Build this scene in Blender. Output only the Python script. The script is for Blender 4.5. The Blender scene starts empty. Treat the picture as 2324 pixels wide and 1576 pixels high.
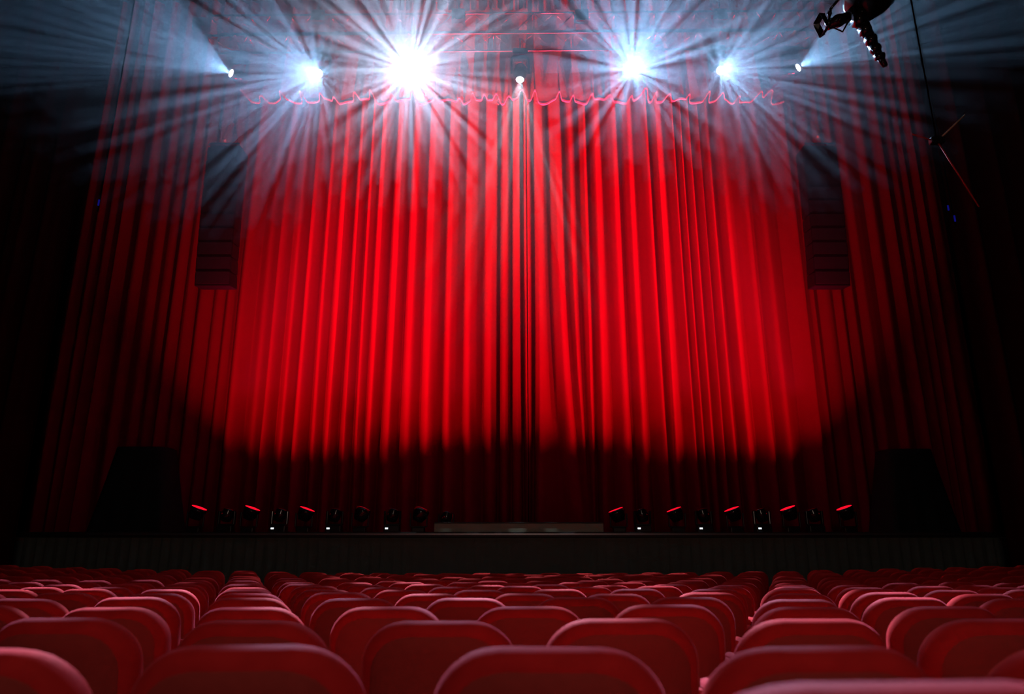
import bpy, bmesh, math, random, bisect
from mathutils import Vector, Matrix

random.seed(7)
scene = bpy.context.scene
C = scene.collection
R = math.radians

# ------------------------------------------------------------------ camera
FPX = 1700.0
PITCH = R(16.45)
CAM = Vector((0, 0, 1.03))
cam_data = bpy.data.cameras.new('camera')
cam = bpy.data.objects.new('camera', cam_data)
C.objects.link(cam)
cam.location = CAM
cam.rotation_euler = (R(90) + PITCH, 0, 0)
cam_data.sensor_width = 36
cam_data.lens = FPX / 2324 * 36
cam_data.clip_end = 200
cam_data.clip_start = 0.05
cam_data.dof.use_dof = True
cam_data.dof.focus_distance = 19
cam_data.dof.aperture_fstop = 2.6
scene.camera = cam
FWD = Vector((0, math.cos(PITCH), math.sin(PITCH)))
UP = Vector((0, -math.sin(PITCH), math.cos(PITCH)))


def at(px, py, Y):
    """a point of the room at distance Y in front of the camera position"""
    d = Vector(((px - 1162) / FPX, 0, 0)) + FWD + UP * ((788 - py) / FPX)
    return CAM + d * (Y / d.y)


# ------------------------------------------------------------------ world, colour, exposure
w = bpy.data.worlds.new('dark_hall')
scene.world = w
w.use_nodes = True
w.node_tree.nodes['Background'].inputs[0].default_value = (1.0, 0.5, 0.4, 1)
w.node_tree.nodes['Background'].inputs[1].default_value = 0.011
vs = scene.view_settings
vs.view_transform = 'Standard'
vs.look = 'None'
vs.exposure = 0
vs.gamma = 1
vs.use_curve_mapping = False
cy = scene.cycles
cy.use_denoising = True
cy.denoising_input_passes = 'RGB'
cy.denoising_prefilter = 'NONE'
cy.use_adaptive_sampling = True
cy.adaptive_threshold = 0.02
cy.max_bounces = 4
cy.diffuse_bounces = 2
cy.glossy_bounces = 2
cy.volume_bounces = 0
cy.sample_clamp_indirect = 3
cy.sample_clamp_direct = 0
cy.caustics_reflective = False
cy.caustics_refractive = False
hl = bpy.data.lights.new('added_rear_fill', 'AREA')  # added fill lamp, unseen behind the camera, to lift the seat backs
hl.energy = 70
hl.size = 2.0
hl.color = (1.0, 0.68, 0.55)
hlo = bpy.data.objects.new('added_rear_fill', hl)
C.objects.link(hlo)
hlo.location = (0.5, -3.5, 4.8)
hlo.rotation_euler = (R(62), 0, 0)
HAZE = 0.0105
HAZE_G = 0.35
WHITE = 7000.0
RED = 31000.0


# ------------------------------------------------------------------ tags
def tag(o, label=None, cat=None, group=None, kind=None):
    if label: o['label'] = label
    if cat: o['category'] = cat
    if group: o['group'] = group
    if kind: o['kind'] = kind
    return o


def empty(name, loc=(0, 0, 0)):
    o = bpy.data.objects.new(name, None)
    o.empty_display_size = 0.1
    C.objects.link(o)
    o.location = loc
    return o


# ------------------------------------------------------------------ materials
def mat(name, col, rough=0.6, metal=0.0, sheen=0.0, spec=0.5, noise=0.0, nscale=40, bump=0.0, sheen_col=(1, 1, 1)):
    m = bpy.data.materials.new(name)
    m.use_nodes = True
    nt = m.node_tree
    b = nt.nodes['Principled BSDF']
    b.inputs['Base Color'].default_value = (*col, 1)
    b.inputs['Roughness'].default_value = rough
    b.inputs['Metallic'].default_value = metal
    b.inputs['Specular IOR Level'].default_value = spec
    if sheen:
        b.inputs['Sheen Weight'].default_value = sheen
        b.inputs['Sheen Roughness'].default_value = 0.35
        b.inputs['Sheen Tint'].default_value = (*sheen_col, 1)
    if noise or bump:
        tc = nt.nodes.new('ShaderNodeTexCoord')
        n = nt.nodes.new('ShaderNodeTexNoise')
        n.inputs['Scale'].default_value = nscale
        n.inputs['Detail'].default_value = 4
        nt.links.new(tc.outputs['Object'], n.inputs['Vector'])
        if noise:
            mx = nt.nodes.new('ShaderNodeMix')
            mx.data_type = 'RGBA'
            mx.inputs[6].default_value = (*[c * (1 - noise) for c in col], 1)
            mx.inputs[7].default_value = (*[min(1, c * (1 + noise)) for c in col], 1)
            nt.links.new(n.outputs['Fac'], mx.inputs[0])
            nt.links.new(mx.outputs[2], b.inputs['Base Color'])
        if bump:
            bp = nt.nodes.new('ShaderNodeBump')
            bp.inputs['Strength'].default_value = bump
            bp.inputs['Distance'].default_value = 0.01
            nt.links.new(n.outputs['Fac'], bp.inputs['Height'])
            nt.links.new(bp.outputs['Normal'], b.inputs['Normal'])
    return m


def emit(name, col, strength):
    m = bpy.data.materials.new(name)
    m.use_nodes = True
    nt = m.node_tree
    nt.nodes.clear()
    e = nt.nodes.new('ShaderNodeEmission')
    e.inputs[0].default_value = (*col, 1)
    e.inputs[1].default_value = strength
    o = nt.nodes.new('ShaderNodeOutputMaterial')
    nt.links.new(e.outputs[0], o.inputs[0])
    return m


M = dict(
    velvet=mat('red_velvet', (0.52, 0.02, 0.022), 0.75, sheen=0.5, spec=0.06, noise=0.25, nscale=18, bump=0.15, sheen_col=(1, 0.14, 0.17)),
    velvet_shaded=mat('red_velvet_painted_shade', (0.32, 0.036, 0.032), 0.8, sheen=0.05, spec=0.1, noise=0.2, nscale=30, bump=0.1, sheen_col=(1, 0.3, 0.3)),  # same velvet, with the shade on the seat backs put into the colour
    curtain=mat('red_curtain_velvet', (0.40, 0.003, 0.028), 0.9, spec=0.0, noise=0.12, nscale=3),
    valance=mat('wine_red_border_cloth', (0.4, 0.006, 0.02), 0.75, spec=0.0, noise=0.15, nscale=6),
    hem=mat('hem_webbing_painted_light', (0.95, 0.75, 0.78), 0.7, spec=0.2),  # the bright pink light along the hem is put into its colour
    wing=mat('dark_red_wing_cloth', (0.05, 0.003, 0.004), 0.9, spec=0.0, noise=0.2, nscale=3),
    black=mat('black_painted_metal', (0.012, 0.013, 0.015), 0.35, spec=0.5, noise=0.2, nscale=20),
    gloss=mat('glossy_black_housing', (0.01, 0.011, 0.013), 0.15, spec=0.8, noise=0.2, nscale=12),
    speaker=mat('black_speaker_paint', (0.012, 0.016, 0.02), 0.8, spec=0.1, noise=0.2, nscale=30),
    grille=mat('dark_speaker_grille', (0.02, 0.026, 0.03), 0.7, noise=0.4, nscale=200, bump=0.3),
    alu=mat('aluminium_tube', (0.4, 0.3, 0.32), 0.25, metal=1.0, noise=0.1, nscale=10),
    steel=mat('dull_steel', (0.3, 0.3, 0.32), 0.35, metal=1.0, noise=0.1, nscale=10),
    stage=mat('black_stage_boards', (0.012, 0.013, 0.012), 0.55, noise=0.3, nscale=5),
    skirt=mat('stage_skirt_haze_tint', (0.16, 0.2, 0.17), 0.9, spec=0.1, noise=0.2, nscale=5),  # black cloth; the greenish haze veil before it is put into the colour
    cover=mat('black_cover_cloth', (0.02, 0.025, 0.024), 0.95, spec=0.0, noise=0.2, nscale=4),
    platform=mat('grey_green_platform_paint', (0.5, 0.5, 0.36), 0.8, noise=0.12, nscale=4),
    floor=mat('dark_carpet', (0.03, 0.012, 0.012), 0.95, noise=0.3, nscale=30),
    wall=mat('black_wall_cloth', (0.008, 0.007, 0.009), 0.95, spec=0.0, noise=0.3, nscale=2),
    rubber=mat('black_cable_rubber', (0.012, 0.012, 0.012), 0.4, noise=0.1, nscale=20),
    rod_glint_orange=mat('rod_painted_orange_glint', (0.85, 0.5, 0.3), 0.5),  # metal pipe, its orange highlight painted as base colour
    rod_glint_red=mat('rod_painted_red_glint', (0.8, 0.04, 0.03), 0.5),  # metal pipe, the red light it reflects painted as base colour
    rope=mat('pale_rope', (0.75, 0.68, 0.6), 0.8, noise=0.2, nscale=60),
    lens_white=emit('white_lamp_lens', (0.85, 0.93, 1.0), 60.0),
    lens_warm=emit('warm_white_lamp_lens', (1.0, 0.95, 0.6), 60.0),
    lens_red=emit('red_lamp_lens', (1.0, 0.004, 0.02), 1.3),
    led_white=emit('white_display', (0.72, 0.85, 1.0), 2.2),
    led_red=emit('red_pilot_light', (1.0, 0.05, 0.06), 0.5),
    led_blue=emit('blue_marker_light', (0.03, 0.03, 1.0), 0.12),
)


# ------------------------------------------------------------------ mesh builder
class MB:
    def __init__(self):
        self.bm = bmesh.new()

    def box(self, c, s, bevel=0.0, rot=None):
        m = Matrix.Translation(Vector(c)) @ (rot.to_4x4() if rot else Matrix()) @ Matrix.Diagonal((*s, 1))
        g = bmesh.ops.create_cube(self.bm, size=1, matrix=m)
        if bevel:
            es = list({e for v in g['verts'] for e in v.link_edges})
            bmesh.ops.bevel(self.bm, geom=es, offset=bevel, segments=2, affect='EDGES', profile=0.6)
        return self

    def rod(self, a, b, r, n=8, r2=None):
        a, b = Vector(a), Vector(b)
        d = b - a
        q = d.to_track_quat('Z', 'Y').to_matrix().to_4x4()
        bmesh.ops.create_cone(self.bm, cap_ends=True, segments=n, radius1=r, radius2=r if r2 is None else r2,
                              depth=d.length, matrix=Matrix.Translation((a + b) / 2) @ q)
        return self

    def lathe(self, prof, n=20, mtx=None):
        """prof: list of (radius, height)"""
        mtx = mtx or Matrix()
        rings = []
        for r, h in prof:
            rings.append([self.bm.verts.new(mtx @ Vector((max(r, 1e-4) * math.cos(2 * math.pi * i / n),
                                                          max(r, 1e-4) * math.sin(2 * math.pi * i / n), h))) for i in range(n)])
        for a, b in zip(rings, rings[1:]):
            for i in range(n):
                self.bm.faces.new((a[i], a[(i + 1) % n], b[(i + 1) % n], b[i]))
        self.bm.faces.new(rings[0][::-1])
        self.bm.faces.new(rings[-1])
        return self

    def tube(self, pts, r, n=6):
        for a, b in zip(pts, pts[1:]):
            self.rod(a, b, r, n)
        for p in pts[1:-1]:
            bmesh.ops.create_icosphere(self.bm, subdivisions=1, radius=r * 1.02, matrix=Matrix.Translation(Vector(p)))
        return self

    def build(self, name, m, parent=None, smooth=False, loc=None):
        me = bpy.data.meshes.new(name)
        bmesh.ops.recalc_face_normals(self.bm, faces=self.bm.faces)
        self.bm.to_mesh(me)
        self.bm.free()
        me.materials.append(m)
        if smooth:
            for p in me.polygons: p.use_smooth = True
        o = bpy.data.objects.new(name, me)
        C.objects.link(o)
        if parent: o.parent = parent
        if loc is not None: o.location = loc
        return o


def grid_mesh(name, m, nu, nv, f, parent=None, smooth=True, thick=0.0):
    vs_, fs = [], []
    for j in range(nv + 1):
        for i in range(nu + 1):
            vs_.append(f(i / nu, j / nv))
    for j in range(nv):
        for i in range(nu):
            a = j * (nu + 1) + i
            fs.append((a, a + 1, a + nu + 2, a + nu + 1))
    me = bpy.data.meshes.new(name)
    me.from_pydata(vs_, [], fs)
    me.materials.append(m)
    for p in me.polygons: p.use_smooth = smooth
    me.update()
    o = bpy.data.objects.new(name, me)
    C.objects.link(o)
    if parent: o.parent = parent
    if thick:
        s = o.modifiers.new('thickness', 'SOLIDIFY')
        s.thickness = thick
        s.offset = 0
    return o


def copy_tree(o, parent=None):
    c = o.copy()
    C.objects.link(c)
    if parent: c.parent = parent
    for ch in list(o.children):
        copy_tree(ch, c)
    return c


# ------------------------------------------------------------------ lights with a projected pattern
def spot(name, loc, d, half, energy, col, parent, radius=0.05, pattern=None, seed=0.0, blend=0.25):
    L = bpy.data.lights.new(name, 'SPOT')
    L.energy = energy
    L.color = col
    L.spot_size = 2 * half
    L.spot_blend = blend
    L.shadow_soft_size = radius
    L.use_nodes = True
    nt = L.node_tree
    nt.nodes.clear()
    N = nt.nodes.new
    out = N('ShaderNodeOutputLight')
    em = N('ShaderNodeEmission')
    nt.links.new(em.outputs[0], out.inputs[0])
    if pattern == 'halo':
        # a hot core with a wide soft halo, the profile of the wash lamp's lens
        tc = N('ShaderNodeTexCoord')
        sep = N('ShaderNodeSeparateXYZ')
        nt.links.new(tc.outputs['Normal'], sep.inputs[0])
        last = sep.outputs[2]
        for op, a_, b_ in (('POWER', None, 2.0), ('DIVIDE', 1.0, None), ('SUBTRACT', None, 1.0), ('MULTIPLY_ADD', None, 150.0), ('DIVIDE', 1.0, None)):
            k = N('ShaderNodeMath'); k.operation = op
            if a_ is not None:
                k.inputs[0].default_value = a_
                nt.links.new(last, k.inputs[1])
            else:
                nt.links.new(last, k.inputs[0])
                k.inputs[1].default_value = b_
            if op == 'MULTIPLY_ADD': k.inputs[2].default_value = 1.0
            last = k.outputs[0]
        nt.links.new(last, em.inputs[1])
    elif pattern:
        scale, thr, leak = pattern
        tc = N('ShaderNodeTexCoord')
        sep = N('ShaderNodeSeparateXYZ')
        nt.links.new(tc.outputs['Normal'], sep.inputs[0])
        ab = N('ShaderNodeMath'); ab.operation = 'ABSOLUTE'
        nt.links.new(sep.outputs[2], ab.inputs[0])
        cmb = N('ShaderNodeCombineXYZ')
        for i in (0, 1):
            dv = N('ShaderNodeMath'); dv.operation = 'DIVIDE'
            nt.links.new(sep.outputs[i], dv.inputs[0])
            nt.links.new(ab.outputs[0], dv.inputs[1])
            ad = N('ShaderNodeMath'); ad.operation = 'ADD'
            ad.inputs[1].default_value = 3.0 + seed * (1 + i)
            nt.links.new(dv.outputs[0], ad.inputs[0])
            nt.links.new(ad.outputs[0], cmb.inputs[i])
        vo = N('ShaderNodeTexVoronoi')
        vo.voronoi_dimensions = '2D'
        vo.inputs['Scale'].default_value = scale
        vo.inputs['Randomness'].default_value = 0.9
        nt.links.new(cmb.outputs[0], vo.inputs['Vector'])
        mr = N('ShaderNodeMapRange')
        mr.interpolation_type = 'SMOOTHSTEP'
        mr.inputs[1].default_value = thr * 0.6
        mr.inputs[2].default_value = thr * 1.3
        mr.inputs[3].default_value = 1.0
        mr.inputs[4].default_value = leak
        nt.links.new(vo.outputs['Distance'], mr.inputs[0])
        nt.links.new(mr.outputs[0], em.inputs[1])
    o = bpy.data.objects.new(name, L)
    C.objects.link(o)
    o.rotation_mode = 'QUATERNION'
    if parent:
        o.parent = parent
    o.location = loc
    o.rotation_quaternion = Vector(d).to_track_quat('-Z', 'Y')
    return o


# ------------------------------------------------------------------ the setting
STAGE_Y = 17.8
STAGE_Z = at(1162, 1208, STAGE_Y).z
CURT_Y = 21.2


def struct(o):
    o['kind'] = 'structure'
    return o


def floor_z(x, y):
    t = max(0.0, min(1.0, (y - 8.5) / 6.5))
    t = t * t * (3 - 2 * t)
    return t * (0.07 + 0.0016 * x * x)


def f_floor(u, v):
    x, y = -15 + 30 * u, -4 + (STAGE_Y + 4) * v
    return (x, y, floor_z(x, y))


struct(grid_mesh('floor', M['floor'], 60, 60, f_floor))
struct(MB().box((-15.1, 10.5, 9.5), (0.2, 29, 20)).build('wall_left', M['wall']))
struct(MB().box((15.1, 10.5, 9.5), (0.2, 29, 20)).build('wall_right', M['wall']))
struct(MB().box((0, 25.1, 9.5), (30, 0.2, 20)).build('wall_back', M['wall']))
struct(MB().box((0, 10.5, 19.6), (30, 29, 0.2)).build('ceiling', M['wall']))
st = MB().box((0, (STAGE_Y + 25) / 2, STAGE_Z - 0.06), (30, 25 - STAGE_Y, 0.12), 0.01)
stage = struct(st.build('stage_floor', M['stage']))


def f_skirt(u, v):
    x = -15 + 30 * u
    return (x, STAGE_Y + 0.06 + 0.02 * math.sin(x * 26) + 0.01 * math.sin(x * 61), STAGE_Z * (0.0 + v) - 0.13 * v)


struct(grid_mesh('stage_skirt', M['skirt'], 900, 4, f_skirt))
struct(MB().box((0, STAGE_Y + 0.01, STAGE_Z - 0.05), (30, 0.03, 0.05), 0.008).build('trim_stage_edge', M['steel']))

# ------------------------------------------------------------------ the curtain
def X640(px):
    return at(px, 640, CURT_Y).x


LEFT = [(566, 9, .9), (612, 6, .5), (641, 11, 1), (679, 5, .8), (711, 11, 1), (743, 6, .8), (781, 11, 1), (812, 4, .9), (835, 6, .7),
        (866, 12, 1), (904, 9, 1), (942, 9, .9), (984, 15, 1.1), (1025, 10, .9), (1066, 9, .9), (1114, 14, 1), (1146, 8, .8), (1172, 13, 1), (1190, 5, .8)]
RIGHT = [(1199, 4, .8), (1223, 6, .9), (1265, 18, 1.1, -.28, .62), (1296, 6, .9, -.1, .35), (1331, 13, 1), (1356, 6, .9), (1400, 9, .9), (1435, 12, 1), (1480, 8, .9, 0, .1), (1502, 8, 1, -.1, 0), (1543, 5, .9), (1562, 5, .9, .1, .05), (1581, 7, .9), (1604, 6, .9), (1623, 5, .8), (1651, 11, 1.1), (1702, 7, .9), (1740, 8, .9), (1810, 7, .8)]


def crests(lst, side):
    rnd = random.Random(3 + side)
    out = []
    for c in lst:
        px, wd, a = c[:3]
        dt, db = (c[3], c[4]) if len(c) > 3 else (rnd.uniform(-.04, .04), rnd.uniform(-.08, .08))
        out.append((X640(px), wd * 0.0135, a * 0.55, dt, db, rnd.uniform(-.5, .5)))
    # the unlit outer part goes on with the same kind of folds
    x = out[0][0] if side < 0 else out[-1][0]
    while abs(x) < 13.3:
        x += side * rnd.uniform(.32, .62)
        out.append((x, rnd.uniform(.06, .15), rnd.uniform(.14, .25), rnd.uniform(-.05, .05), rnd.uniform(-.1, .1), rnd.uniform(-.5, .5)))
    return out


def crest_row(t, cs):
    """the folds as they lie at height t (0 at the stage, 1 at the top), from left to right"""
    s = (t - 0.52) / 0.52
    row = sorted((cx + (dt * s * s if s > 0 else db * s * s), wd, a, sk) for cx, wd, a, dt, db, sk in cs)
    return [c for k, c in enumerate(row) if k == 0 or c[0] - row[k - 1][0] > 0.03]


def fold_depth(x, t, row):
    """how far the cloth stands towards the hall: round noses with steep sides that meet in narrow valleys"""
    i = bisect.bisect_left(row, (x,))
    d = 0.0
    best = 0.0
    if 0 < i < len(row):
        l, r_ = row[i - 1], row[i]
        gap = r_[0] - l[0]
        v = l[0] + gap * (0.5 + 0.22 * (l[3] + r_[3]))
        c, reach = (l, v - l[0]) if x < v else (r_, r_[0] - v)
    else:
        c = row[0] if i == 0 else row[-1]
        reach = 0.3
    reach = max(reach, 0.02)
    u = min(1.0, abs(x - c[0]) / reach)
    nose = min(0.75, max(0.18, c[1] / reach * 1.1))
    a = c[2] * min(1.0, 0.25 + reach / 0.22)
    if u < nose:
        fall = u * u / (2 * nose)
    else:
        fall = nose / 2 + (u - nose)
    d = a * (1 - fall / (1 - nose / 2))
    return d + 0.003 * math.sin(x * 31 + 2 * t) + 0.02 * math.sin(x * 9.3 + 1.3 * t)


TOP_Z = 19.45


def curtain(name, x0, x1, lst, side):
    cs = crests(lst, side)
    rows = {}
    n = int((x1 - x0) / 0.016)

    def f(u, v):
        x = x0 + (x1 - x0) * u
        t = v
        if t not in rows: rows[t] = crest_row(t, cs)
        return (x, CURT_Y - fold_depth(x, t, rows[t]), STAGE_Z + 0.02 + (TOP_Z - STAGE_Z) * t)
    return grid_mesh(name, M['curtain'], n, 26, f, thick=0.0)


XC = X640(1196)
cl = curtain('stage_curtain', -13.4, XC - 0.012, LEFT, -1)
tag(cl, 'huge red velvet stage curtain, left half with long vertical folds', 'curtain', 'two halves of the stage curtain')
cr = curtain('stage_curtain', XC + 0.012, 13.4, RIGHT, 1)
tag(cr, 'huge red velvet stage curtain, right half with a slanting dark fold', 'curtain', 'two halves of the stage curtain')

# gathered border cloth hanging in front of the top of the curtain
VAL_Y = 20.2
VZ = at(1162, 230, VAL_Y).z
vx0, vx1 = at(560, 230, VAL_Y).x, at(1780, 230, VAL_Y).x
rv = random.Random(11)
vcs = []
vx = vx0
while vx < vx1:
    vcs.append((vx, rv.uniform(.035, .09), rv.uniform(.3, .6), rv.uniform(.5, 5), rv.uniform(-.8, .8)))
    vx += rv.uniform(.3, .75)


def val_depth(x, t):
    d = 0.10 * math.sin(x * 5.1) + 0.06 * math.sin(x * 9.7 + 1)
    d *= (1 - 0.7 * t)
    for cx, wd, a, hh, sk in vcs:
        e = (x - cx - 0.1 * sk * t) / (wd * (1 + .35 * (1 - t)))
        if abs(e) < 3:
            fade = 0.06 + 0.94 * math.exp(-t * hh)
            d += a * fade * math.exp(-abs(e) ** 2.4)
    return d


def f_val(u, v):
    x = vx0 + (vx1 - vx0) * u
    return (x, VAL_Y - val_depth(x, v), VZ + 3.4 * v)


val = empty('border_curtain', (0, VAL_Y, VZ))
tag(val, 'gathered red border cloth with a wavy lower edge above the stage curtain', 'curtain')
vm = grid_mesh('cloth', M['valance'], 1400, 18, f_val, val)
vm.matrix_parent_inverse = Matrix.Translation((0, -VAL_Y, -VZ))
hb = bmesh.new()
prev = None
for i in range(901):
    x = vx0 + (vx1 - vx0) * i / 900
    y = VAL_Y - val_depth(x, 0)
    q = [hb.verts.new((x, y + dy, VZ + dz)) for dy, dz in ((-.022, -.03), (.022, -.03), (.022, .02), (-.022, .02))]
    if prev:
        for k in range(4):
            hb.faces.new((prev[k], prev[(k + 1) % 4], q[(k + 1) % 4], q[k]))
    prev = q
hm = MB(); hm.bm.free(); hm.bm = hb
h = hm.build('hem', M['hem'], val)
h.matrix_parent_inverse = Matrix.Translation((0, -VAL_Y, -VZ))
h['label'] = 'hem with its bright pink light painted in'
for px, word in ((1130, 'left'), (1218, 'right')):
    p = at(px, 232, VAL_Y - 0.3)
    p.y = VAL_Y - val_depth(p.x, 0) - .03; p.z = VZ - .07
    pts = [Vector((0, 0, 0.05)), Vector((.02, -.01, -.06)), Vector((-.03, 0, -.12)), Vector((.035, .01, -.17)), Vector((-.035, 0, -.21)), Vector((.02, 0, -.27)), Vector((.04, 0, -.23))]
    o = MB().tube(pts, 0.012, 6).build('rope', M['rope'], loc=p)
    tag(o, f'short curled pale rope dangling from the border hem, {word} one of two', 'rope', 'ropes at the border hem')

# ------------------------------------------------------------------ truss
def chord(bm_, a, b, r=0.028): bm_.rod(a, b, r, 8)


TD = 17.17
ta, tb = at(470, 81, TD), at(1860, 69, TD)
tw, th = 0.73, 0.65
truss = empty('roof_truss', ta)
tag(truss, 'long aluminium box truss across the stage above the lamps', 'truss')
inv = Matrix.Translation(-ta)
corners = [(0, 0), (tw, 0), (tw, th), (0, th)]
ax = (tb - ta)
for dy, dz in corners:
    o = MB().rod(ta + Vector((0, dy, dz)), tb + Vector((0, dy, dz)), 0.028, 10).build('chord', M['alu'], truss, True)
    o.matrix_parent_inverse = inv
nb = 15
for k in range(nb):
    p, q = ta + ax * (k / nb), ta + ax * ((k + 1) / nb)
    mid = (p + q) / 2
    b = MB()
    for (ca, cb) in ((0, 1), (1, 2), (2, 3), (3, 0)):
        A, B_ = Vector((0, *corners[ca])), Vector((0, *corners[cb]))
        b.rod(p + A, mid + B_, 0.014, 6)
        b.rod(mid + B_, q + A, 0.014, 6)
        b.rod(p + A, p + B_, 0.014, 6)
    o = b.build('lattice', M['alu'], truss, True)
    o.matrix_parent_inverse = inv

# clusters of small blinder lamps on the truss (four dots each)
for px, py, Y, words_ in ((450, 50, 17.6, 'far left, above the leftmost lamp'), (720, 33, 17.0, 'above the second lamp from the left'), (1040, 30, 17.0, 'just right of the brightest lamp'),
                          (1321, 32, 17.0, 'left of the lamp with the widest starburst'), (1637, 30, 17.0, 'above the second lamp from the right')):
    p = at(px, py, Y - 0.25)
    e = empty('four_lamp_blinder', p)
    tag(e, f'four-lamp blinder with faint red glints, {words_}', 'stage light', 'four lamp blinders over the truss')
    MB().box((0, 0.1, 0), (.36, .16, .36), .02).build('housing', M['black'], e)
    b = MB().rod((0, .1, .18), (0, .1, 1.4 if Y > 17.2 else .55), .02)
    b.build('hanging_pipe', M['steel'], e, True)
    for sx in (-1, 1):
        for sz in (-1, 1):
            mt = Matrix.Translation((sx * .1, 0.02, sz * .1)) @ Matrix.Rotation(R(90), 4, 'X')
            MB().lathe([(.055, 0), (.06, .02), (.04, .0), (.02, -.02)], 14, mt).build('reflector', M['alu'], e, True)

# ------------------------------------------------------------------ moving heads on the truss
def frame_from(d):
    return Vector(d).normalized().to_track_quat('Z', 'Y').to_matrix().to_4x4()


def head_parts(root, off, d, lens_m, S=1.0, up=1, base=True, lens_r=0.105):
    """base box, yoke with two arms, and a tilting head whose lens faces d. up=1 hangs, up=-1 stands"""
    if base:
        MB().box((0, 0, up * .62 * S), (.42 * S, .34 * S, .2 * S), .02).build('base', M['black'], root)
    y = MB()
    y.box((0, 0, up * .48 * S), (.46 * S, .16 * S, .07 * S), .02)
    yk = y.build('yoke', M['black'], root)
    for s in (-1, 1):
        MB().box((s * .235 * S, 0, up * .22 * S), (.06 * S, .15 * S, .56 * S), .02).build('yoke_arm', M['black'], yk)
    q = frame_from(d)
    mt = Matrix.Translation(Vector(off)) @ q
    head = MB().lathe([(.05 * S, -.32 * S), (.13 * S, -.30 * S), (.175 * S, -.2 * S), (.185 * S, -.02 * S), (.17 * S, .1 * S), (.15 * S, .17 * S), (lens_r * 1.22, .2 * S), (lens_r * 1.22, .235 * S), (lens_r * 1.05, .235 * S), (lens_r * 1.02, .2 * S)], 24, mt)
    hd = head.build('head', M['gloss'], root, True)
    ln = MB().lathe([(lens_r, .2 * S), (lens_r * .98, .222 * S), (lens_r * .6, .236 * S), (.001, .24 * S)], 24, mt)
    ln.build('lens', lens_m, hd, True)
    return Vector(off) + Vector(d).normalized() * (.26 * S)


def aim(p, psi, gam):
    c = (CAM - p).normalized()
    right = Vector((1, 0, 0)); right = (right - c * right.dot(c)).normalized()
    upv = right.cross(c).normalized()
    if upv.z < 0: upv = -upv
    side = right * math.cos(psi) + upv * math.sin(psi)
    return c * math.cos(gam) + side * math.sin(gam)


WHT = (0.33, 0.62, 1.0)
HEADS = [
    # px, py, psi, gamma, half angle, power, colour, pattern scale, seed, label
    (522, 165, 152, 60, 30, 2.2, (0.28, .6, 1.0), 21, 0.37, 'leftmost small white stage lamp, its beams fanning out up and left'),
    (722, 167, 188, 19, 30, 3.8, WHT, 19, 1.13, 'white stage lamp with a yellowish core, second from the left'),
    (932, 160, 90, 3, 31, 8.0, (0.55, 0.72, 1.0), 19, 2.31, 'blinding white stage lamp, the brightest of all'),
    (1180, 183, 268, 40, 24, 1.1, (0.7, 0.88, 1.0), 17, 8.21, 'small white stage lamp hanging in the centre, shining straight down'),
    (1437, 160, 78, 11, 32, 5.6, WHT, 16, 4.19, 'white stage lamp with a starburst of beams all round, right of centre'),
    (1636, 160, 5, 16, 29, 2.8, WHT, 19, 5.43, 'white stage lamp, second from the right, beams spreading right'),
    (1814, 152, 33, 60, 29, 2.0, (0.28, .62, 1.0), 21, 6.61, 'rightmost small white stage lamp, its beams fanning up and right'),
]
for i, (px, py, psi, gam, half, pw, col, sc, sd, lab) in enumerate(HEADS):
    p = at(px, py, 17.45)
    d = aim(p, R(psi), R(gam))
    # the head's centre sits behind the lens
    c = p - d * .26
    root = empty('moving_head_light', c)
    tag(root, lab, 'stage light', 'white moving lights under the roof truss')
    head_parts(root, (0, 0, 0), d, M['lens_warm'] if i == 1 else M['lens_white'], 1.0, 1)
    tz_ = ta.z + (c.x - ta.x) / (tb.x - ta.x) * (tb.z - ta.z)
    MB().rod((0, 0, .7), (0, 0, tz_ - c.z - .03), .025).box((0, 17.535 - c.y, tz_ - c.z - .045), (.07, .9, .04), .006).build('clamp', M['steel'], root, True)
    spot('beam_source', Vector(d) * .27, d, R(half), WHITE * pw, col, root, 0.03, (sc, 0.29, 0.012), sd, 0.15 if gam > 40 else 0.75)

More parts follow.
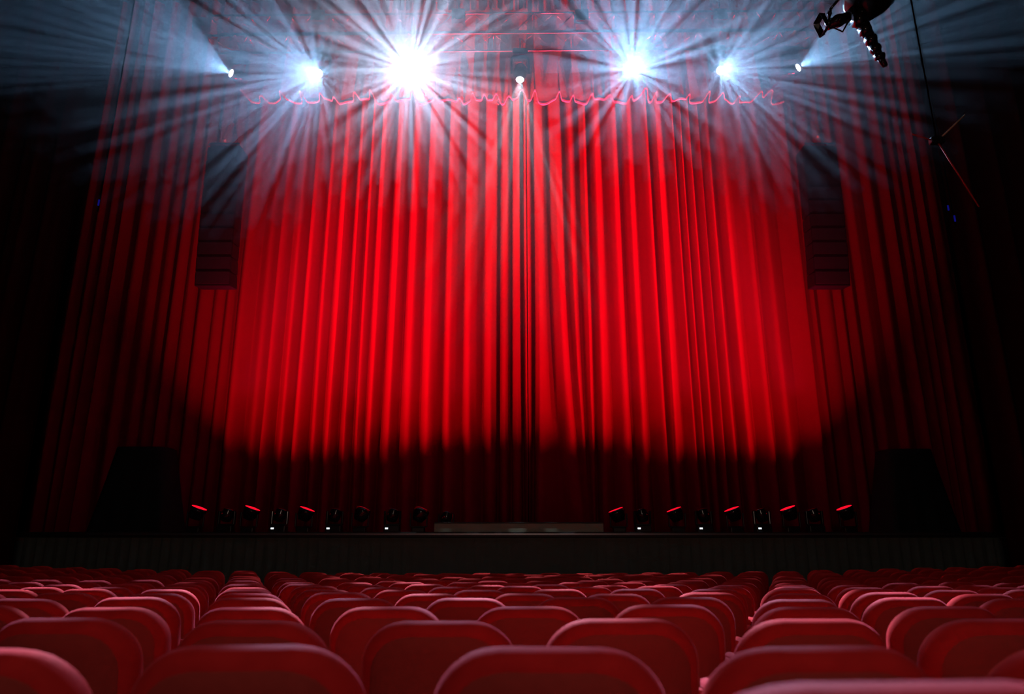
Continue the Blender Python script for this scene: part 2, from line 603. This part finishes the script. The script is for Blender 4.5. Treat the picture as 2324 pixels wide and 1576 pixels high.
# ------------------------------------------------------------------ red wash lamps along the stage edge
WASH = [(453, 1152), (574, 1153), (698, 1155), (826, 1156), (958, 1157), (1397, 1157), (1529, 1156), (1660, 1155), (1787, 1153), (1915, 1152)]
names_ = ['first', 'second', 'third', 'fourth', 'fifth', 'sixth', 'seventh', 'eighth', 'ninth', 'tenth']
for i, (px, py) in enumerate(WASH):
    p = at(px, py, STAGE_Y + 0.45)
    s = -1 if px < 1180 else 1
    if px in (826, 958):
        d = Vector((-s * .34, .22, .93)).normalized()
    else:
        d = Vector((-s * .34, -.06, .94)).normalized()
    c = p - d * .2
    root = empty('wash_light', (c.x, c.y, STAGE_Z))
    side = 'left' if s < 0 else 'right'
    k = i + 1 if s < 0 else 10 - i
    vis = 'glowing red lens slit' if px not in (826, 958) else 'lens turned away'
    tag(root, f'floor wash lamp on stage edge, {vis}, {names_[k-1]} from {side}', 'stage light', 'wash lamps along the stage edge')
    hz = c.z - STAGE_Z
    MB().box((0, 0, .06), (.3, .26, .12), .02).build('base', M['black'], root)
    yk = MB().box((0, 0, .135), (.36, .1, .03), .01).build('yoke', M['black'], root)
    for q in (-1, 1):
        MB().box((q * .195, 0, .13 + hz * .45), (.03, .08, hz * .9), .01).build('yoke_arm', M['black'], yk)
    mt = Matrix.Translation((0, 0, hz)) @ frame_from(d)
    hd = MB().lathe([(.05, -.1), (.12, -.09), (.16, 0), (.19, .1), (.195, .19), (.185, .19), (.18, .175)], 24, mt).build('head', M['gloss'], root, True)
    MB().lathe([(.18, .17), (.178, .196), (.12, .205), (.001, .21)], 24, mt).build('lens', M['lens_red'], hd, True)
    # red beam, sent up the curtain and inwards
    tgt = Vector((p.x * {453: .62, 574: .56, 698: .42, 826: .1, 958: -.5, 1397: -.5, 1529: .1, 1660: .42, 1787: .56, 1915: .62}[px] + 0.05, CURT_Y - .1, STAGE_Z + 14.0))
    dd = (tgt - p).normalized()
    spot('beam_source', Vector((0, 0, hz)) + d * .24, dd, R(44 if 698 < px < 1660 else 50), RED * (1.0 if abs(i - 4.5) > 1 else .8), (1.0, 0.012, 0.06), root, 0.06, 'halo', 0, 0.4)

# moving heads standing between the wash lamps
for i, (px, led) in enumerate([(510, 0), (631, 1), (757, 1), (889, 1), (1004, 0), (1460, 1), (1600, 1), (1733, 1), (1853, 0)]):
    p = at(px, 1206, STAGE_Y + .3)
    root = empty('moving_head_light', (p.x, STAGE_Y + (1.25 if px == 1004 else .35), STAGE_Z))
    side, k = ('left', i + 1) if i < 5 else ('right', 9 - i)
    look = 'with small white display' if led else 'with dark display'
    tag(root, f'unlit moving head on stage edge {look}, {names_[k-1]} from {side}', 'stage light', 'unlit moving heads along the stage edge')
    MB().box((0, 0, .08), (.36, .3, .16), .02).build('base', M['black'], root)
    if led:
        MB().box((-.11, -.152, .09), (.07, .008, .035)).build('display', M['led_white'], root)
    yk = MB().box((0, 0, .18), (.36, .14, .04), .012).build('yoke', M['black'], root)
    for q in (-1, 1):
        MB().box((q * .18, 0, .34), (.045, .12, .32), .015).build('yoke_arm', M['gloss'], yk)
    mt = Matrix.Translation((0, 0, .4)) @ frame_from((.25 * (1 if i < 5 else -1), -.05, 1))
    hd = MB().lathe([(.05, -.16), (.11, -.14), (.14, -.04), (.14, .05), (.12, .12), (.12, .15), (.1, .15), (.09, .13)], 20, mt).build('head', M['gloss'], root, True)
    MB().lathe([(.09, .125), (.06, .14), (.001, .145)], 20, mt).build('lens', M['gloss'], hd, True)

# low pale platform at the middle of the stage edge
pa, pb = at(985, 1208, STAGE_Y + .15), at(1370, 1208, STAGE_Y + .15)
pl = empty('low_platform', ((pa.x + pb.x) / 2, STAGE_Y + .55, STAGE_Z))
tag(pl, 'low grey-green platform at the middle of the stage edge', 'platform')
L_ = pb.x - pa.x
MB().box((0, 0, .215), (L_, .8, .03), .006).build('top', M['stage'], pl)
MB().box((0, -.385, .1), (L_, .02, .2), .004).build('front_panel', M['platform'], pl)
for s in (-1, 1):
    MB().box((s * (L_ / 2 - .015), .01, .1), (.03, .76, .2), .004).build('side_panel', M['stage'], pl)

# ------------------------------------------------------------------ line arrays
for px0, px1, side in ((434, 516, 'left'), (1856, 1938, 'right')):
    Y = 18.3
    bz = at(1162, 641, Y).z
    tz = at(1162, 335, Y).z
    cx = (at(px0, 640, Y).x + at(px1, 640, Y).x) / 2
    wd = at(px1, 640, Y).x - at(px0, 640, Y).x
    root = empty('line_array_speaker', (cx, Y, bz))
    tag(root, f'tall dark column of hung loudspeakers in front of the curtain on the {side}', 'loudspeaker', 'hung loudspeaker columns')
    H = tz - bz
    n = 10
    for k in range(n):
        zc = H * (k + .5) / n
        back = .22 * (1 - k / (n - 1)) ** 2
        rot = Matrix.Rotation(R(9 - k), 3, 'X')
        c = MB().box((0, back + .2, zc), (wd, .5, H / n * .94), .02, rot).build('cabinet', M['speaker'], root)
        g = MB().box((0, back - .06, zc), (wd * .94, .02, H / n * .82), .006, rot).build('grille', M['grille'], c)
    MB().box((0, .2, H + .06), (wd * .9, .6, .07), .01).build('rigging_frame', M['steel'], root)
    b = MB()
    for s in (-1, 1):
        b.rod((s * wd * .3, .2, H + .08), (s * .05, .2, H + 1.0), .012)
    b.rod((0, .2, H + 1.0), (0, .2, 19.3 - bz), .012)
    b.build('rigging_chain', M['black'], root)
    q = at(511 if side == 'left' else 1856, 320 if side == 'left' else 311, Y - .1)
    MB().box((q.x - cx, -.1, q.z - bz), (.045, .03, .07), .008).build('pilot_light', M['led_red'], root)
    MB().rod((q.x - cx, -.1, q.z - bz), (0, .0, H + .06), .008).build('bracket', M['black'], root)

# ------------------------------------------------------------------ spotlight silhouette, top right
Y = 9.0
def R3(px, py, dy=0.0): return at(px, py, Y + dy)
o0 = R3(1935, 30)
root = empty('hanging_spotlight', o0)
tag(root, 'black glossy spotlight with a flared hood hanging at the top right', 'spotlight')
def loc_(px, py, dy=0.0): return R3(px, py, dy) - o0
b = MB().lathe([(.12, -.46), (.22, -.42), (.27, -.25), (.28, .0), (.24, .12), (.16, .16)], 20,
               Matrix.Translation(loc_(1955, 8)) @ frame_from(loc_(1875, 50) - loc_(1955, 8)))
b.build('body', M['gloss'], root, True)
b = MB().lathe([(.075, 0), (.078, .12), (.09, .13), (.09, .2), (.075, .21), (.075, .34)], 20,
               Matrix.Translation(loc_(1925, 38)) @ frame_from(loc_(1875, 58) - loc_(1925, 38)))
b.build('barrel', M['gloss'], root, True)
fr = Matrix.Translation(loc_(1866, 56)) @ frame_from(loc_(1855, 60) - loc_(1890, 50))
bm_ = MB()
for s in (-1, 1):
    bm_.box(fr @ Vector((s * .11, 0, 0)), (.012, .22, .09), .003, fr.to_3x3() @ Matrix.Rotation(R(s * 22), 3, 'Y'))
    bm_.box(fr @ Vector((0, s * .11, 0)), (.22, .012, .09), .003, fr.to_3x3() @ Matrix.Rotation(R(-s * 22), 3, 'X'))
bm_.build('hood', M['gloss'], root)
bm_ = MB()
bm_.tube([loc_(1880, 60, -.1), loc_(1885, 20, -.1), loc_(1915, -15, -.1), loc_(1960, -20, -.1)], .018, 8)
bm_.tube([loc_(1890, 62, -.1), loc_(1912, 72, -.12), loc_(1925, 50, -.1)], .01, 8)
bm_.build('bracket', M['gloss'], root, True)
for px, py in ((1905, 45), (1883, 30)):
    MB().lathe([(.03, -.02), (.035, 0), (.02, .03), (.01, .035)], 12, Matrix.Translation(loc_(px, py, -.12)) @ Matrix.Rotation(R(90), 4, 'X')).build('knob', M['gloss'], root, True)
bm_ = MB()
arm = [loc_(1940, 20), loc_(1960, 60), loc_(1980, 100), loc_(1996, 130), loc_(2010, 150)]
for a_, b_, r1, r2 in zip(arm, arm[1:], (.12, .09, .075, .055), (.09, .075, .055, .035)):
    bm_.rod(a_, b_, r1, 10, r2)
bm_.rod(loc_(1945, -5), Vector((loc_(1945, -5).x, loc_(1945, -5).y, 19.49 - o0.z)), .05, 10)
bm_.build('arm', M['gloss'], root, True)
rr = random.Random(5)
for px, py, r in ((1948, 45, .10), (1963, 68, .08), (1976, 90, .075), (1986, 110, .06), (1996, 128, .05)):
    MB().rod(loc_(px - 9, py + 2, -.04), loc_(px + 9, py - 2, -.04), r, 12).build('joint', M['gloss'], root, True)
bm_ = MB()
bm_.tube([loc_(1940, -100, .05), loc_(1930, -20, .06), loc_(1960, 40, .07), loc_(1985, 90, -.06), loc_(1978, 110, -.06), loc_(1990, 125, -.06), loc_(2012, 150)], .012, 6)
bm_.build('cable', M['rubber'], root, True)

# thin pipes at the far right
def pipe(name, a, b, Yp, r, m, label):
    p, q = at(*a, Yp), at(*b, Yp)
    o = MB().rod(Vector((0, 0, 0)), q - p, r, 8).build(name, m, None, True, loc=p)
    return tag(o, label, 'pipe', 'thin pipes high on the right')


pipe('pipe', (2139, 309), (2190, 261), 9.8, .012, M['rod_glint_orange'], 'thin pipe with painted orange highlight slanting up to the right, high on the right side')
pipe('pipe', (2068, 304), (2113, 318), 9.8, .010, M['rod_glint_red'], 'thin pipe with painted red highlight sloping gently down, left of the orange one')
pipe('pipe', (2128, 322), (2222, 470), 9.8, .010, M['rod_glint_red'], 'long thin pipe with painted red highlight running steeply down at the far right')
p = at(2126, 320, 9.8)
e = empty('pipe_clamp', p)
tag(e, 'dark clamp where the thin pipes meet, high on the right', 'clamp')
MB().box((0, 0, 0), (.2, .1, .1), .02).build('body', M['black'], e)
MB().rod((0, 0, 0), (0, 0, 19.4 - p.z), .012).build('hanger', M['wall'], e)
for px, py, h_ in ((2152, 472, .12), (2162, 500, .14), (224, 460, .14)):
    p = at(px, py, 14.5)
    e = empty('marker_light', p)
    tag(e, 'faint blue marker light on a dark strut, ' + ('far left' if px < 500 else 'upper one at the far right' if py < 490 else 'lower one at the far right'), 'light', 'faint blue marker lights')
    MB().box((0, 0 if py != 500 else -.08, 0), (.03, .02, h_), .004).build('tube', M['led_blue'], e)
    MB().rod((0, .03 if py != 500 else -.05, -.2), (0, .03, 19.4 - p.z), .015).build('strut', M['wall'], e)

# ------------------------------------------------------------------ dark covered equipment at both ends of the stage
for s, (pxa, pxb, py) in ((-1, (215, 410, 1010)), (1, (1985, 2160, 1015))):
    a, b_ = at(pxa, py, 19.3), at(pxb, py, 19.3)
    wd = b_.x - a.x
    H = a.z - STAGE_Z

    def f_cov(u, v):
        ang = 2 * math.pi * u
        cx_, sy_ = math.cos(ang), math.sin(ang)
        k = (abs(cx_) ** 4 + abs(sy_) ** 4) ** -.25
        rad = 1.0 if v < .72 else max(0.0, 1 - (v - .72) / .28)
        zz = min(1, v / .72)
        grow = 1 - .38 * zz
        fold = 1 + .04 * math.sin(ang * 13) * (1 - zz)
        skew = -s * .25 * zz * wd * .4
        hh = H * zz * (1 - .25 * (cx_ * -s + 1) / 2 * rad * (zz > .99) - 0.0)
        return (cx_ * k * wd / 2 * grow * fold * rad + skew * 0, sy_ * k * .7 * grow * fold * rad, hh)
    o = grid_mesh('covered_equipment', M['cover'], 96, 24, f_cov)
    o.location = ((a.x + b_.x) / 2, 20.0 - .15, STAGE_Z + .01)
    tag(o, f"black cloth-covered equipment stack on the {'left' if s < 0 else 'right'} end of the stage", 'equipment', 'covered stacks at the stage ends')

# dark red wing drapes at both sides
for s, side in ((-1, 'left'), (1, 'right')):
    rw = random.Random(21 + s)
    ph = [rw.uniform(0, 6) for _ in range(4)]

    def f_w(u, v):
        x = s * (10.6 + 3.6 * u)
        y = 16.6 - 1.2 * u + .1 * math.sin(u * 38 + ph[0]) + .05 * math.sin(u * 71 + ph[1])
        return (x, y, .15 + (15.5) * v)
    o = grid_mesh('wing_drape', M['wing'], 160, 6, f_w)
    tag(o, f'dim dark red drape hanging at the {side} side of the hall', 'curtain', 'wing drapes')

# ------------------------------------------------------------------ seats
SW, ST = 0.54, 0.86


def outline(wd, z0, z1, r_top, r_bot, n=9):
    pts = []
    hw = wd / 2
    for cx_, cz, r, a0 in ((hw - r_top, z1 - r_top * .82, r_top, 0), (-hw + r_top, z1 - r_top * .82, r_top, 90), (-hw + r_bot, z0 + r_bot, r_bot, 180), (hw - r_bot, z0 + r_bot, r_bot, 270)):
        for k in range(n):
            a = R(a0 + 90 * k / (n - 1))
            vz = r * (.82 if a0 in (0, 90) else 1)
            pts.append((cx_ + r * math.cos(a), cz + vz * math.sin(a)))
    return pts


def bend(x, y, z):
    """plan curve of the back and its recline"""
    return (x, y + .62 * x * x - (z - .42) * .16, z + (.34 * min(abs(x), .17) ** 2 if z > .6 else 0))


def back_mesh():
    bm_ = bmesh.new()
    layers = [(-.040, .74), (-.039, .80), (-.035, .86), (-.027, .915), (-.015, .96), (.002, .99), (.020, 1.0), (.038, .985), (.050, .94), (.056, .86), (.058, .6)]
    base = outline(SW, .36, ST, .19, .06, 10)
    cz = (.36 + ST) / 2 + .04
    rings = []
    for y, sc in layers:
        ins = (1 - sc) * .27
        ring = []
        for x, z in base:
            fx = 1 - ins / .27
            fz = 1 - ins / .25
            ring.append(bm_.verts.new(bend(x * fx, y, cz + (z - cz) * fz)))
        rings.append(ring)
    n = len(base)
    for a, b in zip(rings, rings[1:]):
        for i in range(n):
            bm_.faces.new((a[i], a[(i + 1) % n], b[(i + 1) % n], b[i]))
    for ring, rev in ((rings[0], True), (rings[-1], False)):
        # inner rings so the face follows the plan curve
        src = ring
        for sc in (.75, .5, .25):
            nr = []
            for v, (x, z) in zip(ring, base):
                l = layers[0] if rev else layers[-1]
                ins = (1 - l[1]) * .27
                nr.append(bm_.verts.new(bend(x * (1 - ins / .27) * sc, l[0], cz + (z - cz) * (1 - ins / .25) * sc)))
            for i in range(n):
                bm_.faces.new((src[i], src[(i + 1) % n], nr[(i + 1) % n], nr[i]))
            src = nr
        c = bm_.verts.new(bend(0, layers[0][0] if rev else layers[-1][0], cz))
        for i in range(n):
            bm_.faces.new((src[i], src[(i + 1) % n], c))
    m = MB(); m.bm.free(); m.bm = bm_
    return m


def panel_mesh():
    """slightly raised rear panel of the backrest"""
    m = MB(); bm_ = m.bm
    base = outline(SW - .08, .40, ST - .042, .16, .05, 10)
    cz = .62
    n = len(base)
    src = None
    for y, sc in ((-.024, 1.0), (-.036, .99), (-.043, .95), (-.045, .7), (-.045, .45), (-.045, .2)):
        ring = [bm_.verts.new(bend(x * sc, y, cz + (z - cz) * sc)) for x, z in base]
        if src:
            for i in range(n):
                bm_.faces.new((src[i], src[(i + 1) % n], ring[(i + 1) % n], ring[i]))
        src = ring
    c = bm_.verts.new(bend(0, -.045, cz))
    for i in range(n):
        bm_.faces.new((src[i], src[(i + 1) % n], c))
    return m


def make_seat(full=True):
    root = empty('theatre_seat')
    bk = back_mesh().build('backrest', M['velvet'], root, True)
    if full:
        panel_mesh().build('back_panel', M['velvet_shaded'], bk, True)
    MB().box((0, .27, .42), (.48, .42, .11), .035).build('seat_cushion', M['velvet'], root, True)
    for s in (-1, 1):
        if full:
            MB().box((s * .277, .22, .60), (.05, .34, .045), .018).build('armrest', M['velvet'], root, True)
        MB().box((s * .277, .18, .29), (.035, .10, .58), .008).build('leg', M['black'], root)
    return root


proto, proto_far = make_seat(True), make_seat(False)
ordn = ['first', 'second', 'third', 'fourth', 'fifth', 'sixth', 'seventh', 'eighth', 'ninth', 'tenth', 'eleventh', 'twelfth', 'thirteenth', 'fourteenth', 'fifteenth', 'sixteenth', 'seventeenth', 'eighteenth', 'nineteenth', 'twentieth']
def ordinal(n):
    return ordn[n - 1] if n <= 20 else 'twenty-' + ordn[n - 21]


rs = random.Random(42)
rt = random.Random(8)
used = {True: False, False: False}
PITCH_X = 0.645
def place(x, y, full, label, rz=0, sz=1.0):
    src = proto if full else proto_far
    if used[full]:
        o = copy_tree(src)
    else:
        o = src
        used[full] = True
    o.location = (x, y, floor_z(x, y))
    o.rotation_euler = (0, R(rt.uniform(-.7, .7)), rz)
    o.scale = (1, 1, sz)
    tag(o, label, 'seat', 'red theatre seats')
    return o


place((2020 - 1162) / 1995, .93, True, 'nearest red velvet seat, only its top edge showing at the bottom right corner', R(1), 1.058)
for k in range(15):
    y = 1.85 + .93 * k
    off = .08 if k % 2 == 0 else -.26
    hw = .72 * y + .25
    xs = []
    n0 = int(math.ceil((-hw - off) / PITCH_X))
    n1 = int(math.floor((hw - off) / PITCH_X))
    for j, n in enumerate(range(n0, n1 + 1)):
        x = off + PITCH_X * n + rs.uniform(-.01, .01)
        if k == 0: x = {-2: -1.225, -1: -.592, 0: .081, 1: .702, 2: 1.34}.get(n, x)
        cnt, tot = j + 1, n1 - n0 + 1
        if cnt <= (tot + 1) // 2:
            pos = f'{ordinal(cnt)} from the left'
        else:
            pos = f'{ordinal(tot - cnt + 1)} from the right'
        rowname = {0: 'in the nearest full row', 14: 'in the row closest to the stage'}.get(k, f'in the {ordinal(k + 1)} row from the camera')
        place(x, y, k < 7, f'red velvet theatre seat {rowname}, {pos}', R(rs.uniform(-2.2, 2.2)), 1 + rs.uniform(-.008, .008))

# ------------------------------------------------------------------ haze
def haze_box():
    m = bpy.data.materials.new('stage_haze')
    m.use_nodes = True
    nt = m.node_tree
    nt.nodes.clear()
    v = nt.nodes.new('ShaderNodeVolumeScatter')
    v.inputs['Color'].default_value = (0.95, 0.97, 1.0, 1)
    v.inputs['Density'].default_value = HAZE * 0.58
    v.inputs['Anisotropy'].default_value = HAZE_G
    o = nt.nodes.new('ShaderNodeOutputMaterial')
    nt.links.new(v.outputs[0], o.inputs['Volume'])
    # a bank of smoke, thickest round the lamps: two nested layers, each with an
    # underside that rises from the foot of the curtain towards the hall
    h_ = None
    for half, yf, z0, z1 in ((14.9, 10.8, 3.8, 9.7), (9.0, 12.0, 6.0, 11.0)):
        mb = MB()
        sec = [(21.9, z0), (21.9, 19.45), (yf, 19.45), (yf, z1)]
        a_ = [mb.bm.verts.new((-half, y, z)) for y, z in sec]
        b_ = [mb.bm.verts.new((half, y, z)) for y, z in sec]
        mb.bm.faces.new(a_); mb.bm.faces.new(b_[::-1])
        for k in range(4):
            mb.bm.faces.new((a_[k], a_[(k + 1) % 4], b_[(k + 1) % 4], b_[k]))
        if h_ is None:
            h_ = mb.build('haze', m)
        else:
            mb.build('haze_layer', m, h_)['kind'] = 'stuff'
    return tag(h_, 'thin smoke haze over the stage that shows the lamp beams', 'haze', kind='stuff')


haze_box()
